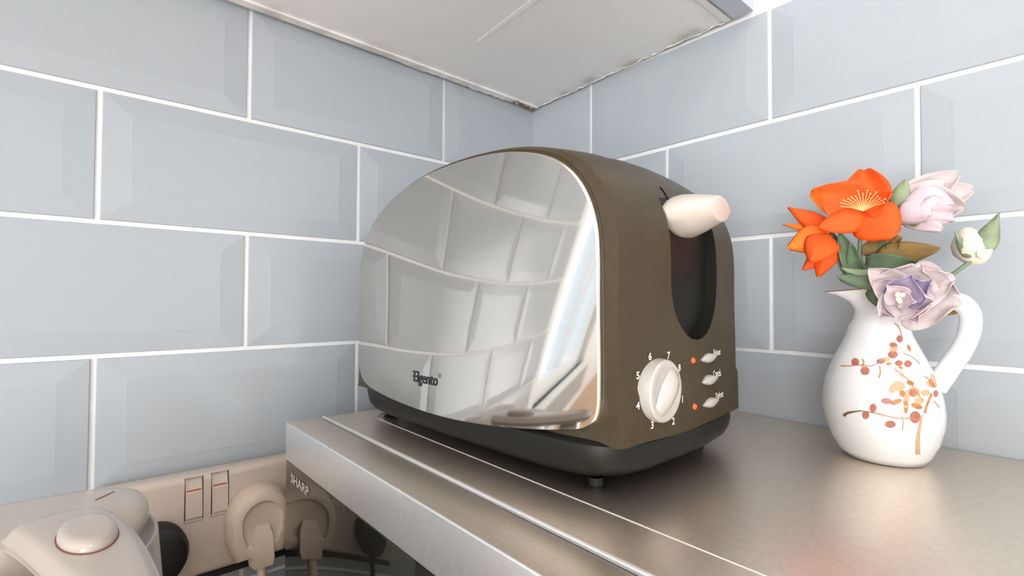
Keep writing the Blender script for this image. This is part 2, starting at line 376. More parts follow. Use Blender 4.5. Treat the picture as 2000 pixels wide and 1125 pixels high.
# steel panel: concentric grid over the outline
def steel_ring(s, push):
    r = []
    for p in OUTR:
        y = CEN.x + (p.x - CEN.x) * s; z = CEN.y + (p.y - CEN.y) * s
        r.append(Vector((panel_x(y, z) + push, y, z)))
    return r
b = BM(); rings = [steel_ring(s, 0) for s in (.9935, .985, .97, .94, .9, .84, .76, .66, .55, .43, .3, .18, .08)]
vs = loft(b, rings, True, False, False); cv = b.verts.new((panel_x(CEN.x, CEN.y), CEN.x, CEN.y))
for i in range(160): b.faces.new((vs[-1][i], vs[-1][(i + 1) % 160], cv))
pn = link('steel_panel', b, M['steel'], tst, 60)
b = BM(); loft(b, [steel_ring(.9935, 0), steel_ring(1.0, .0008), steel_ring(1.002, .0022), steel_ring(1.002, .0045)], True, False, False)
link('panel_rim', b, M['rim'], tst, 50)['label'] = 'bright rolled edge of the steel panel'
# body: lofted D outline
loc = [Tinv((panel_x(p.x, p.y) + .0035, p.x, p.y)) for p in OUTR]
lc = [Vector((a[1], a[2])) for a in loc]; n_ = len(lc); nor = []
for i in range(n_):
    t = lc[(i + 1) % n_] - lc[i - 1]; nv = Vector((t.y, -t.x)).normalized()
    if nv.dot(lc[i] - Vector((0, -.15))) < 0: nv = -nv
    nor.append(nv)
for _ in range(4): nor = [((nor[i - 1] + nor[i] * 2 + nor[(i + 1) % n_]) / 4).normalized() for i in range(n_)]
SR = max(p.x for p in lc); SL = min(p.x for p in lc)
def body_ring(x, oy, oz, follow=0.):
    r = []
    for i, p in enumerate(lc):
        kk = 1 if nor[i].y < -.3 else 0
        y = p.x + nor[i].x * oy; z = p.y + nor[i].y * (oz if nor[i].y > 0 else .0105 * (1 - .8 * follow))
        # flatten the ends so that they run upright
        if follow < .9 and p.y < -.205:
            if abs(nor[i].x) > .5:
                y = (SR if nor[i].x > 0 else SL) + (oy + .0012) * (1 if nor[i].x > 0 else -1); z = -.205 + (p.y + .205) * 1.55
            else: z = -.2318
        z = max(z, -.2318)
        pass
        xx = loc[i][0] * follow + x * (1 - follow)
        if x > 0: xx += x / .084 * (.0035 + .004 * max(0, min(1, (-.15 - z) / .08)))
        r.append(T(xx, y, z))
    return r
b = BM()
R1 = body_ring(-.0735, .001, .001, 1.0); R2 = body_ring(-.073, .0025, .0022, .75); R3 = body_ring(-.0665, .0092, .0040, 0); R3b = body_ring(-.0655, .0098, .0043, 0)
rings = [R1, R2, R3, R3b] + [body_ring(x, .0098 + .0065 * (1 - (x / .0655) ** 2), .0043 + .005 * (1 - (x / .0655) ** 2)) for x in (-.052, -.038, -.024, -.01, .004, .018, .032, .046, .056)] + [body_ring(.0700, .0105, .0045), body_ring(.0710, .0098, .004), body_ring(.0785, .003, .002), body_ring(.081, 0, 0), body_ring(.084, -.012, -.010)]
loft(b, rings)
bodyo = link('body', b, [M['black'], M['blackbase'], M['void']], tst, 28)
# cutters: lever recess, bread slots
def cutter(bm, mi):
    me = bpy.data.meshes.new('c'); bmesh.ops.recalc_face_normals(bm, faces=bm.faces[:]); bm.to_mesh(me); bm.free()
    for k in ('black', 'blackbase', 'void'): me.materials.append(M[k])
    for p in me.polygons: p.material_index = mi
    o = bpy.data.objects.new('c', me); COL.objects.link(o); return o
def recess_outline(cx, hw, zb, zt, n=14):
    pts = [(cx + hw * cos(a), zb + hw * 1.15 + hw * 1.15 * sin(a)) for a in [pi + pi * k / n for k in range(n + 1)]]
    return pts + [(cx + hw, zt - .02), (cx + hw * .8, zt), (cx - hw * .6, zt), (cx - hw * .85, zt - .006), (cx - hw, zt - .02)]
RCX, RHW = .0060, .0300
ro = recess_outline(RCX, RHW, -.1805, -.0720)
b = BM(); loft(b, [[T(x, -.1265 + (.0 if 1 else 0), z) for x, z in ro], [T(x, -.20, z) for x, z in ro]]); c1 = cutter(b, 1)
b = BM()
for sx in (-.022, .022): box(b, -.0125 + sx, .0125 + sx, -.098, .098, -.13, -.02, .003, 2)
for v in b.verts: v.co = T(v.co.x, v.co.y, v.co.z)
c2 = cutter(b, 2)
b = BM(); box(b, -.0150, -.0125, -.16, -.10, -.150, -.0905)   # track of the lever
for v in b.verts: v.co = T(v.co.x, v.co.y, v.co.z)
c3 = cutter(b, 2)
mw_ = bodyo.location.copy()
for c in (c1, c2, c3):
    c.location = (0, 0, 0)
    md = bodyo.modifiers.new('cut', 'BOOLEAN'); md.operation = 'DIFFERENCE'; md.object = c; md.solver = 'EXACT'
bpy.context.view_layer.update(); dg = bpy.context.evaluated_depsgraph_get()
nme = bpy.data.meshes.new_from_object(bodyo.evaluated_get(dg)); nme.name = 'body'
bodyo.modifiers.clear(); bodyo.data = nme
for c in (c1, c2, c3): bpy.data.objects.remove(c)
bodyo.data.set_sharp_from_angle(angle=radians(28))
# base tray
def sup(a, e): return abs(cos(a)) ** (2 / e) * (1 if cos(a) >= 0 else -1), abs(sin(a)) ** (2 / e) * (1 if sin(a) >= 0 else -1)
def base_ring(z, ins, insx=None, N=96):
    r = []; insx = ins if insx is None else insx
    for k in range(N):
        cx, cy = sup(2 * pi * k / N + .001, 9)
        ly = cy * (.1285 - ins); ly *= 1 + .078 * (1 - cx * cx)
        fx = -.0770 - .0030 * (1 - cy * cy)
        lx = cx * (.0805 - insx * 1.3) if cx > 0 else -cx * (fx + insx)
        r.append(T(lx, ly, z))
    return r
b = BM(); loft(b, [base_ring(-.2300, .004), base_ring(-.2312, .0005), base_ring(-.2350, .0), base_ring(-.2400, .0008), base_ring(-.2445, .0030, .0015), base_ring(-.2480, .0070, .004), base_ring(-.2505, .0135, .008), base_ring(-.2515, .022, .014)])
link('base', b, M['blackbase'], tst, 50)
for lx, ly in ((-.058, .105), (-.062, -.1115), (.048, -.1125), (.048, .105)):
    b = BM(); c = T(lx, ly, 0)
    loft(b, [[(c.x + rr * cos(2 * pi * k / 18), c.y + rr * sin(2 * pi * k / 18), z) for k in range(18)] for rr, z in ((.0040, -.2505), (.0040, -.2545), (.0050, -.2550), (.0062, -.2566))]); link('foot', b, M['blackbase'], tst, 40)
# lever
LX = .004
def lev_ring(yy, hw, hh, cz, cx, n=28):
    r = []
    for k in range(n):
        a = 2 * pi * k / n; c, s = cos(a), sin(a)
        x = hw * c; z = hh * 1.03 * (1 - abs(c) ** 2.0) ** .78 * (1 if s > 0 else -1) if abs(s) > 1e-6 else 0
        r.append(T(cx + x, yy, cz + z))
    return r
b = BM()
loft(b, [lev_ring(-.118, .0235, .0105, -.1065, LX), lev_ring(-.127, .0262, .0122, -.1065, LX), lev_ring(-.1300, .0266, .0126, -.1065, LX), lev_ring(-.138, .0225, .0108, -.1055, LX), lev_ring(-.1465, .0165, .0082, -.1045, LX), lev_ring(-.1500, .0140, .0072, -.1043, LX), lev_ring(-.1505, .0125, .0064, -.1043, LX)])
lv = link('lever', b, M['grey'], tst, 30); lv['label'] = 'pale grey lever with a pointed oval end'
tree = bvh_of(bodyo)
# dial
def frame_at(px, py):
    h, n, d = shoot(tree, px, py)
    if h is None: print('MISS', px, py); h = on(1, -.335, px, py)
    ax = T(1, 0, 0) - T(0, 0, 0); ax.normalize(); n = ax.cross(Vector((0, 0, 1))).normalized()
    return h, ax, Vector((0, 0, 1)), n
h, ax, up, nn = frame_at(1288, 762)
def disc(bm, c, prof, n=40, sx=1, sz=1):
    loft(bm, [[c + ax * (r * cos(2 * pi * k / n) * sx) + up * (r * sin(2 * pi * k / n) * sz) + nn * dd for k in range(n)] for r, dd in prof])
b = BM(); disc(b, h, [(.0170, -.003), (.0170, .001), (.0166, .0036), (.0157, .0045), (.0136, .0048), (.0126, .0043)])
dial = link('dial', b, M['dial'], tst, 35)
b = BM(); ang = radians(50); dx = ax * cos(ang) + up * sin(ang); dy = -ax * sin(ang) + up * cos(ang)
g = []
for s, ww, hh in ((-.0145, .0012, .006), (-.0128, .0038, .0095), (-.007, .0052, .0125), (.0, .0056, .0135), (.007, .0052, .0125), (.0118, .0036, .0100), (.0135, .0012, .0062)):
    g.append([h + dx * s + dy * (ww * a) + nn * (.0058 + (hh * .8 - .0058) * c - .0014) for a, c in ((-1.15, 0), (-.95, .5), (-.6, .85), (-.2, 1), (.2, 1), (.6, .85), (.95, .5), (1.15, 0))])
loft(b, g); link('grip', b, M['dial'], dial, 40)
# numbers round the dial
for ch, px, py in (('1', 1332, 780), ('2', 1314, 823), ('3', 1273, 831), ('4', 1246, 793), ('5', 1245, 734), ('6', 1269, 697), ('7', 1304, 695), ('8', 1326, 719)):
    q, _, _, _ = frame_at(px, py)
    tm = text_mesh(ch, .0054, .00012, 1.0); cx = sum(v.co.x for v in tm.verts) / len(tm.verts)
    for v in tm.verts: v.co.x -= cx; v.co.y -= .0016
    stick(tm, tree, q, ax, up); link('number_print', tm, M['print'], tst)['label'] = 'white digit ' + ch
for (px, py, lx_, ly_, word) in ((1382, 699, 1353, 704, 'Reheat'), (1384, 742, None, None, 'Cancel'), (1386, 786, 1356, 794, 'Defrost')):
    q, _, _, _ = frame_at(px, py); b = BM(); N = 24; prof = []
    for sc, dd in ((1, -.002), (1, .0012), (.8, .0022), (.3, .0027)):
        r = []
        for k in range(N):
            t = 2 * pi * k / N; x = cos(t); y = sin(t)
            yy = (1 - abs(x) ** 1.7) * (1 if y >= 0 else -1)
            r.append(q + ax * (x * .0105 * sc) + up * (yy * .0029 * sc + .0006 * x) + nn * dd)
        prof.append(r)
    # leaf outline has two points
    loft(b, prof); bt = link('button', b, M['dial'], tst, 35); bt['label'] = 'pale leaf shaped ' + word.lower() + ' button'
    tm = text_mesh(word, .0058, .00012, .8)
    stick(tm, tree, q + ax * .0088 + up * .0004, ax, up); link('word_print', tm, M['print'], tst)['label'] = 'white lettering ' + word
    if lx_:
        q, _, _, _ = frame_at(lx_, ly_); b = BM(); disc(b, q, [(.0019, -.001), (.0019, .0004), (.0013, .0012), (.0004, .0015)], 16); link('indicator_light', b, M['led'], tst, 50)
# brand lettering on the steel panel
ptree = bvh_of(pn)
q0, n0, _ = shoot(ptree, 807, 744); q1, n1, _ = shoot(ptree, 856, 751)
pax = (q1 - q0); pax.z *= 1; wl_ = pax.length; pax.normalize(); pax = Vector((pax.x, pax.y, 0)).normalized(); pup = Vector((0, 0, 1))
tm = text_mesh('Elgento', .0105, .00016, .72); wmax = max(v.co.x for v in tm.verts)
for v in tm.verts: v.co.x *= (wl_ * .97) / wmax; v.co.y *= 1.0
tm2 = text_mesh('\u00ae', .0040, 0, 1.0)
for v in tm2.verts: v.co.x += wl_ * .98; v.co.y += .0055
me2 = bpy.data.meshes.new('t'); tm2.to_mesh(me2); tm2.free(); tm.from_mesh(me2)
for (x0, x1, y0, y1) in ((-.0012, .0018, .0062, .0071), (-.0012, .0024, .0030, .0038)):
    f = [tm.verts.new((x, y, 0)) for x, y in ((x0, y0), (x1, y0), (x1, y1), (x0, y1))]; tm.faces.new(f)
stick(tm, ptree, q0, pax, pup, .00035); link('logo_print', tm, M['printk'], tst)['label'] = 'black lettering Elgento'

# ------------------------------------------------------------------ china jug
VC = Vector((-.0625, -.3985, 0)); VD = Vector((VC.x - CAM.x, VC.y - CAM.y, 0)).normalized(); VR = Vector((VD.y, -VD.x, 0))
DIST = (Vector((VC.x, VC.y, 0)) - Vector((CAM.x, CAM.y, 0))).length
def V(px, py, dep=0.):
    d = ray(px, py); t = (DIST + dep) / (d.x * VD.x + d.y * VD.y); return CAM + d * t
def lat(px, py, dep=0): p = V(px, py, dep); return (p - VC).dot(VR), p.z
jug = thing('jug', (VC.x, VC.y, ZTOP), 'small white china pitcher with painted berry sprigs, used as vase beside toaster', 'jug')
def zp(x, y): return 1580 + x / 2.883, 540 + y / 2.883
# rows: (left x, right x, y) in the close-up; widths taken where the silhouette runs
rows = [(232, 640, 1050), (200, 668, 1020), (160, 700, 975), (118, 745, 900), (88, 772, 810), (76, 776, 740), (78, 764, 660), (92, 738, 580), (118, 702, 510), (150, 660, 440), (182, 622, 380), (206, 592, 330), (220, 572, 280), (224, 560, 235), (214, 556, 190), (180, 562, 145), (130, 572, 110), (84, 580, 92)]
prof = []
for lx_, rx_, yy in rows:
    a = lat(*zp(lx_, yy)); c = lat(*zp(rx_, yy)); prof.append((a[0], c[0], (a[1] + c[1]) / 2))
zmin = ZTOP + .0005
prof = [(l, r, max(z, zmin)) for l, r, z in prof]
NB = 64
def jug_ring(l, r, z, k):
    # k: 0 at base, 1 at the mouth
    ax0 = .0 * l + (.5 * (l + r) if k < 12 else None or .5 * (prof[11][0] + prof[11][1]) + (.0012 * (k - 12)))
    L, Rr = ax0 - l, r - ax0; D = Rr if k >= 12 else (r - l) / 2
    out = []
    for i in range(NB):
        t = 2 * pi * i / NB; c, s = cos(t), sin(t)
        sp = max(0, (k - 12) / 5.) if k >= 12 else 0
        if c >= 0: x = Rr * c; d = D * s
        else:
            x = L * c if sp == 0 else -(Rr * abs(c) * (1 - sp) + sp * (Rr * abs(c) + (L - Rr) * max(0, abs(c)) ** 5)) ; d = D * s
            if sp and L < Rr: x = L * c
        zz = z
        if k >= 14: zz = z + (k - 13) / 4. * (.0030 * (1 - max(0, -c) ** 3) - .004 * max(0, c))
        out.append(VC + VR * (ax0 + x) + VD * d + Vector((0, 0, zz)))
    return out
rings = []
l, r, z = prof[0]; rings.append([p.lerp(VC + Vector((0, 0, zmin)), .35) for p in jug_ring(l, r, zmin - .0002, 0)]); 
rings += [jug_ring(*p, k) for k, p in enumerate(prof)]
mouth = rings[-1]; cm = sum(mouth, Vector()) / NB
rings.append([p.lerp(cm, .035) + Vector((0, 0, .0006)) for p in mouth])
inner = []
for k, sc in ((-3, .90), (-4, .88), (-6, .86), (-9, .88)):
    rr = rings[len(prof) + 1 + k]; c = sum(rr, Vector()) / NB; inner.append([p.lerp(c, 1 - sc) for p in rr])
b = BM(); loft(b, rings + inner)
bmesh.ops.recalc_face_normals(b, faces=b.faces[:])
jb = link('body', b, M['china'], jug, 60)
# brown rim line along lip
b = BM(); idx = [i for i in range(NB) if True]; rp = [rings[len(prof) + 1][i % NB] + Vector((0, 0, .0002)) for i in range(NB + 1)]
tube(b, rp, .00045, 6); link('rim_line', b, M['brownline'], jug, 60)
# handle
hp = [V(1772, 598, .002), V(1812, 590, 0), V(1850, 587, 0), V(1880, 594, 0), V(1895, 618, 0), V(1892, 652, 0), V(1878, 684, 0), V(1860, 710, 0), V(1842, 736, 0), V(1826, 757, .0)]
b = BM(); sp = spline(hp, 40); tube(b, sp, [.0054 + .0012 * (abs(k - 22) / 22) ** 2 for k in range(40)], 18); link('handle', b, M['china'], jug, 60)
jt = bvh_of(jb)
def decal(name, polys, m, lab=None):
    b = BM()
    for poly in polys:
        vv = []
        for px, py in poly:
            hh, n, d = shoot(jt, px, py)
            if hh is None: vv = None; break
            vv.append(b.verts.new(hh + n * .00025))
        if vv: b.faces.new(vv)
    o = link_raw(name, b, m, jug)
    if lab: o['label'] = lab
    return o
def ell(x, y, rx, ry, a=0, n=14):
    return [zp(x + rx * cos(t) * cos(a) - ry * sin(t) * sin(a), y + rx * cos(t) * sin(a) + ry * sin(t) * cos(a)) for t in [2 * pi * k / n for k in range(n)]]
def strokes(pts, w0, w1=None):
    w1 = w0 if w1 is None else w1; P = spline([(x, y, 0) for x, y in pts], 12); out = []
    for k in range(11):
        a, c = P[k], P[k + 1]; t = (c - a).normalized(); n = Vector((-t.y, t.x, 0)); wa = w0 + (w1 - w0) * k / 11; wc = w0 + (w1 - w0) * (k + 1) / 11
        out.append([zp(p.x, p.y) for p in (a + n * wa, c + n * wc, c - n * wc, a - n * wa)])
    return out
def orient(polys):
    return polys
fl3 = [ell(505, 620, 48, 38), ell(600, 655, 50, 42), ell(555, 700, 60, 45), ell(690, 625, 30, 50, .3), ell(470, 440, 30, 40), ell(640, 690, 40, 35)]
decal('painted_bloom', [ell(x, y, r1, r2, a) for x, y, r1, r2, a in ((505, 618, 36, 30, 0), (470, 632, 20, 26, .5), (590, 650, 34, 30, 0), (548, 690, 18, 52, .1), (690, 606, 30, 20, .3), (700, 575, 12, 30, -.3), (655, 655, 26, 18, 0), (478, 410, 22, 16, 0), (430, 468, 26, 14, 0), (525, 560, 20, 10, .6), (620, 700, 28, 20, 0))], M['berry3'], 'pale orange painted blossoms')
decal('painted_berry', [ell(x, y, r1, r2, a) for x, y, r1, r2, a in ((262, 482, 22, 22, 0), (317, 532, 25, 24, 0), (510, 352, 18, 20, 0), (475, 387, 22, 15, .2), (472, 440, 28, 22, 0), (404, 478, 24, 14, 0), (505, 488, 22, 16, 0), (556, 492, 22, 20, 0), (362, 740, 20, 24, 0), (320, 780, 20, 23, 0), (458, 832, 30, 20, 0), (597, 792, 30, 34, 0), (436, 702, 30, 17, .1), (586, 655, 26, 22, 0), (713, 660, 13, 20, 0))], M['berry'], 'painted pink berries')
decal('painted_leaf', [ell(x, y, r1, r2, a) for x, y, r1, r2, a in ((490, 706, 34, 14, -.3), (545, 735, 12, 38, 0), (570, 600, 22, 13, .4), (448, 492, 16, 9, 0), (606, 730, 32, 15, .3), (562, 404, 9, 20, -.4), (525, 660, 16, 18, 0), (690, 600, 10, 26, -.5), (515, 512, 14, 8, .6))], M['berry2'], 'painted orange brown leaves')
tw = []
for p_, w_ in (([(178, 503), (230, 504), (290, 498), (345, 505), (390, 490)], 2.4), ([(480, 262), (505, 285), (518, 325), (520, 372)], 2.2), ([(530, 430), (580, 455), (624, 492)], 2), ([(285, 756), (380, 770), (480, 795), (590, 800)], 3), ([(522, 780), (530, 820), (525, 868)], 2), ([(398, 505), (402, 540), (393, 572)], 4), ([(480, 520), (520, 550), (560, 585), (640, 700)], 2.6), ([(645, 560), (680, 585), (712, 625)], 2), ([(700, 700), (720, 720), (734, 742)], 2), ([(650, 770), (665, 720), (690, 660)], 6), ([(300, 465), (310, 485), (300, 510)], 4)):
    tw += strokes(p_, w_)
decal('painted_twig', tw, M['berry2'], 'thin painted twigs')
decal('painted_stem', strokes([(196, 785), (215, 770), (245, 763), (290, 757)], 9, 3), M['twig'], 'short dark painted stem')
decal('painted_stalk', strokes([(612, 1002), (612, 930), (620, 860), (636, 780)], 14, 5), M['twig2'], 'broad tan painted stalk')

# ------------------------------------------------------------------ flowers
def petal(bm, base, tip, width, nrm, cup=.25, bend=.15, ruff=.04, prof=.62, mi=0, n=9, mseg=9, point=0.):
    L = tip - base; ln = L.length; ax_ = L.normalized(); n0 = (nrm - ax_ * nrm.dot(ax_)).normalized(); sd = ax_.cross(n0)
    g = []; ph = random.random() * 6
    for i in range(n):
        u = i / (n - 1); wv = width * .5 * (sin(pi * min(1, .06 + .94 * u ** prof)) ** (.55 + point)) + width * .02
        if i == n - 1: wv = width * .12 * (1 - point)
        row = []
        for j in range(mseg):
            v = -1 + 2 * j / (mseg - 1)
            h_ = cup * width * (v * v) * .5 + bend * ln * (u * u) + ruff * width * sin(5 * v + 7 * u + ph) * u
            row.append(bm.verts.new(base + ax_ * (ln * u - (.06 * ln * v * v * u)) + sd * (wv * v) + n0 * h_))
        g.append(row)
    for a, c in zip(g, g[1:]):
        for j in range(mseg - 1):
            f = bm.faces.new((a[j], a[j + 1], c[j + 1], c[j])); f.material_index = mi
def solid(o, t=.0003):
    md = o.modifiers.new('thickness', 'SOLIDIFY'); md.thickness = t; return o
TOC = -VD
def mm(px): return px * DIST / FPX * .80
def flower_part(name, base, tip, wpx, m, par, nrm=None, lab=None, **k):
    b = BM(); petal(b, V(*base), V(*tip), mm(wpx), nrm if nrm else TOC, **k); o = link_raw(name, b, m, par, 80); solid(o)
    if lab: o['label'] = lab
    return o
def stem(par, pts, r=.0011, name='stem', m=None):
    b = BM(); tube(b, spline([V(*p) for p in pts], 16), r, 8); link(name, b, m or M['stem'], par, 60)
NECK = [(1700, 640, .002), (1705, 600, .001)]
f1 = thing('silk_flower', V(1705, 640, 0), 'large open orange silk poppy with yellow stamens facing the front, standing in the jug', 'flower', 'artificial flowers in the jug')
cz = (1688, 402, -.016)
up_ = Vector((0, 0, 1))
flower_part('petal', (1690, 405, -.012), (1586, 378, -.006), 72, M['orange2'], f1, cup=.3, bend=.1, point=.0)
flower_part('petal', (1690, 405, -.014), (1690, 334, -.010), 80, M['orange'], f1, cup=.35, bend=.12)
flower_part('petal', (1692, 412, -.016), (1602, 372, -.018), 84, M['orange'], f1, cup=.3, bend=.12)
flower_part('petal', (1690, 415, -.018), (1744, 372, -.024), 34, M['orange'], f1, cup=.5, bend=.1, point=.2)
flower_part('petal', (1688, 415, -.018), (1746, 456, -.026), 82, M['orange'], f1, cup=-.3, bend=-.15)
flower_part('petal', (1690, 422, -.018), (1600, 443, -.030), 48, M['orange'], f1, cup=-.3, bend=-.05)
c0 = V(1686, 412, -.020)
for k in range(15):
    a = -1.35 + 2.7 * k / 14; b = BM(); L = random.uniform(.0095, .0125)
    tip = c0 + VR * (sin(a) * L) + Vector((0, 0, cos(a) * L * .85 + .001)) + TOC * (.004 + .003 * random.random())
    tube(b, [c0, c0.lerp(tip, .6) + Vector((0, 0, .0006)), tip, tip + (tip - c0) * .06], [.0003, .0003, .0003, .0007], 6); link('stamen', b, M['stamen'], f1, 60)
stem(f1, [(1690, 418, -.010), (1680, 470, -.004), (1684, 540, 0)] + [(1706, 600, 0), (1716, 680, 0)], .0014)
flower_part('leaf', (1676, 540, -.006), (1640, 455, -.010), 34, M['leaf'], f1, cup=.5)
flower_part('leaf', (1690, 500, .0), (1738, 470, -.006), 34, M['leaf'], f1, cup=.4)
flower_part('leaf', (1672, 540, -.002), (1662, 470, -.012), 22, M['leaf'], f1, cup=.6)
f2 = thing('silk_flower', V(1700, 640, 0), 'smaller orange silk poppy seen from the side, drooping out to the left of the jug', 'flower', 'artificial flowers in the jug')
for bs, tp, wd, mk in (((1618, 450, -.008), (1538, 404, -.010), 38, 'orange'), ((1612, 452, -.006), (1526, 437, -.006), 18, 'orange2'), ((1617, 455, -.010), (1540, 482, -.020), 60, 'orange2'), ((1618, 455, -.014), (1584, 506, -.028), 62, 'orange'), ((1612, 490, -.008), (1567, 527, -.012), 32, 'orange'), ((1622, 478, -.010), (1596, 540, -.014), 44, 'orange')):
    flower_part('petal', bs, tp, wd, M[mk], f2, cup=-.35, bend=-.08, point=.15)
stem(f2, [(1620, 465, -.004), (1650, 500, -.002), (1680, 560, 0), (1704, 610, 0), (1714, 680, 0)], .0012)
flower_part('leaf', (1668, 545, -.006), (1622, 452, -.004), 26, M['leaf'], f2, cup=.4)
f3 = thing('silk_rose', V(1720, 640, 0), 'pale lilac silk rose highest on the right, side on with a green sepal', 'flower', 'artificial flowers in the jug')
for bs, tp, wd, mk, cp in (((1768, 398, .006), (1868, 342, .012), 60, 'lilac_pale', .5), ((1780, 398, .008), (1898, 372, .014), 66, 'lilac_pale', .4), ((1790, 400, .004), (1882, 408, .004), 70, 'lilac_pale', .5), ((1766, 398, .0), (1842, 352, -.004), 62, 'lilac_pale', -.5), ((1762, 396, -.004), (1858, 402, -.012), 84, 'lilac', -.5), ((1765, 402, -.004), (1840, 448, -.008), 54, 'lilac', -.4), ((1760, 398, -.006), (1812, 420, -.014), 60, 'lilac', -.4), ((1800, 398, -.010), (1866, 432, -.006), 50, 'lilac', -.3)):
    flower_part('petal', bs, tp, wd, M[mk], f3, cup=cp, bend=cp * .2, ruff=.07)
flower_part('sepal', (1750, 404, -.004), (1770, 350, -.006), 30, M['leafpale'], f3, cup=-.4)
flower_part('sepal', (1782, 428, -.004), (1792, 442, -.006), 18, M['leafpale'], f3, cup=-.4)
stem(f3, [(1762, 398, 0), (1748, 420, 0), (1750, 470, .002), (1735, 560, .001), (1722, 640, 0), (1720, 680, 0)], .0010)
flower_part('leaf', (1695, 505, -.002), (1762, 462, -.006), 52, M['leafbrown'], f3, cup=.4, ruff=.12, lab='brown serrated leaf')
flower_part('leaf', (1712, 500, -.008), (1838, 486, -.014), 46, M['leafbrown'], f3, cup=-.4, ruff=.12, lab='brown serrated leaf')
flower_part('leaf', (1690, 512, -.006), (1812, 522, -.012), 36, M['leaf'], f3, cup=.4, ruff=.08)
f4 = thing('silk_rose', V(1740, 640, 0), 'mauve and violet silk rose open in front over the jug mouth', 'flower', 'artificial flowers in the jug')
D4 = -.024
for bs, tp, wd, mk, cp, dz in (((1770, 575, .004), (1880, 590, -.004), 120, 'lilac_pale', .3, 0), ((1765, 572, .002), (1868, 540, -.006), 76, 'lilac_pale', .4, 0), ((1765, 570, .002), (1792, 514, -.004), 90, 'lilac_pale', .4, 0), ((1762, 572, .0), (1694, 524, -.006), 54, 'lilac_pale', .5, 0), ((1762, 580, -.002), (1702, 552, -.008), 50, 'lilac', .3, 0), ((1765, 582, -.002), (1712, 618, -.010), 54, 'lilac_pale', .3, 0), ((1766, 585, -.004), (1788, 632, -.012), 74, 'lilac', .3, 0), ((1762, 584, -.006), (1752, 628, -.014), 50, 'lilac_pale', .3, 0), ((1768, 588, -.008), (1828, 590, -.016), 60, 'lilac', .5, 0), ((1762, 580, -.008), (1822, 548, -.018), 56, 'lilac_deep', .4, 0), ((1760, 580, -.010), (1780, 534, -.018), 56, 'lilac_deep', .5, 0), ((1758, 584, -.012), (1732, 556, -.018), 40, 'lilac', .4, 0), ((1758, 586, -.014), (1790, 590, -.020), 30, 'lilac', .4, 0)):
    flower_part('petal', (bs[0], bs[1], bs[2] + D4), (tp[0], tp[1], tp[2] + D4), wd, M[mk], f4, cup=cp, bend=cp * .25, ruff=.09)
b = BM()
for k in range(9):
    bmesh.ops.create_icosphere(b, subdivisions=1, radius=.0016, matrix=Matrix.Translation(V(1757 + random.uniform(-7, 7), 583 + random.uniform(-9, 8), D4 - .020)))
link('flower_centre', b, M['bud'], f4, 60)
stem(f4, [(1765, 580, D4 + .004), (1755, 575, -.012), (1735, 590, -.004), (1728, 640, 0), (1724, 690, 0)], .0011)
flower_part('leaf', (1742, 540, -.022), (1633, 546, -.030), 42, M['leaf'], f4, cup=-.6, nrm=TOC + Vector((0, 0, .6)))
flower_part('leaf', (1728, 534, -.020), (1640, 530, -.028), 22, M['leafpale'], f4, cup=-.5, nrm=TOC + Vector((0, 0, .8)))
flower_part('leaf', (1700, 562, -.024), (1728, 606, -.028), 26, M['leaf'], f4, cup=-.4)
flower_part('leaf', (1832, 604, -.010), (1870, 612, -.012), 14, M['leafbrown'], f4, cup=.4)
f5 = thing('silk_rosebud', V(1740, 650, 0), 'small closed cream silk rosebud with sage sepals at the far right', 'flower', 'artificial flowers in the jug')
b = BM(); bc_ = V(1897, 480, 0); bx = (V(1890, 455, 0) - V(1905, 500, 0)).normalized()
rb = []
for u, r_ in ((-1, .003), (-.75, .0062), (-.3, .0092), (.2, .0088), (.6, .0062), (.9, .003), (1, .0008)):
    s1 = bx.cross(VD).normalized(); rb.append([bc_ + bx * (u * .0115) + s1 * (r_ * cos(2 * pi * k / 20) * (1 + .08 * sin(6 * pi * k / 20 + u * 2))) + VD * (r_ * sin(2 * pi * k / 20)) for k in range(20)])
loft(b, rb); link('bud', b, M['bud'], f5, 70)
flower_part('sepal', (1917, 492, -.008), (1950, 418, -.006), 34, M['leafpale'], f5, cup=-.5, point=.3)
flower_part('sepal', (1895, 503, -.008), (1864, 453, -.006), 17, M['leafpale'], f5, cup=-.5, point=.3)
flower_part('sepal', (1910, 500, -.010), (1938, 488, -.008), 16, M['bud'], f5, cup=-.3)
stem(f5, [(1925, 488, -.004), (1898, 508, -.004), (1866, 532, -.002), (1820, 560, .004), (1770, 590, .003), (1738, 640, .0), (1730, 690, 0)], .0012)

# ------------------------------------------------------------------ wall socket and plugs
SX0, SX1, SZ0, SZ1, SD = -.4490, -.3030, -.3765, -.2960, -.024
skt = thing('wall_socket', ((SX0 + SX1) / 2, 0, (SZ0 + SZ1) / 2), 'cream double wall socket with two rocker switches on the tiles left of the microwave', 'socket')
b = BM(); box(b, SX0, SX1, SD, -.0042, SZ0, SZ1, .0055, 4); fp = link('faceplate', b, M['socket'], skt, 40)
bpy.context.view_layer.update()
sws = [(on(1, SD, 379, 972), ), (on(1, SD, 430, 960), )]
b = BM()
for (c,) in sws: box(b, c.x - .0064, c.x + .0064, SD - .004, SD + .006, c.z - .0190, c.z + .0155)
me = bpy.data.meshes.new('c'); b.to_mesh(me); b.free(); me.materials.append(M['socket']); cc = bpy.data.objects.new('c', me); COL.objects.link(cc)
md = fp.modifiers.new('cut', 'BOOLEAN'); md.object = cc; md.solver = 'EXACT'; bpy.context.view_layer.update()
nm = bpy.data.meshes.new_from_object(fp.evaluated_get(bpy.context.evaluated_depsgraph_get())); fp.modifiers.clear(); fp.data = nm; bpy.data.objects.remove(cc); nm.set_sharp_from_angle(angle=radians(35))
mred = mat('red_switch_mark', (.55, .13, .05), .5)
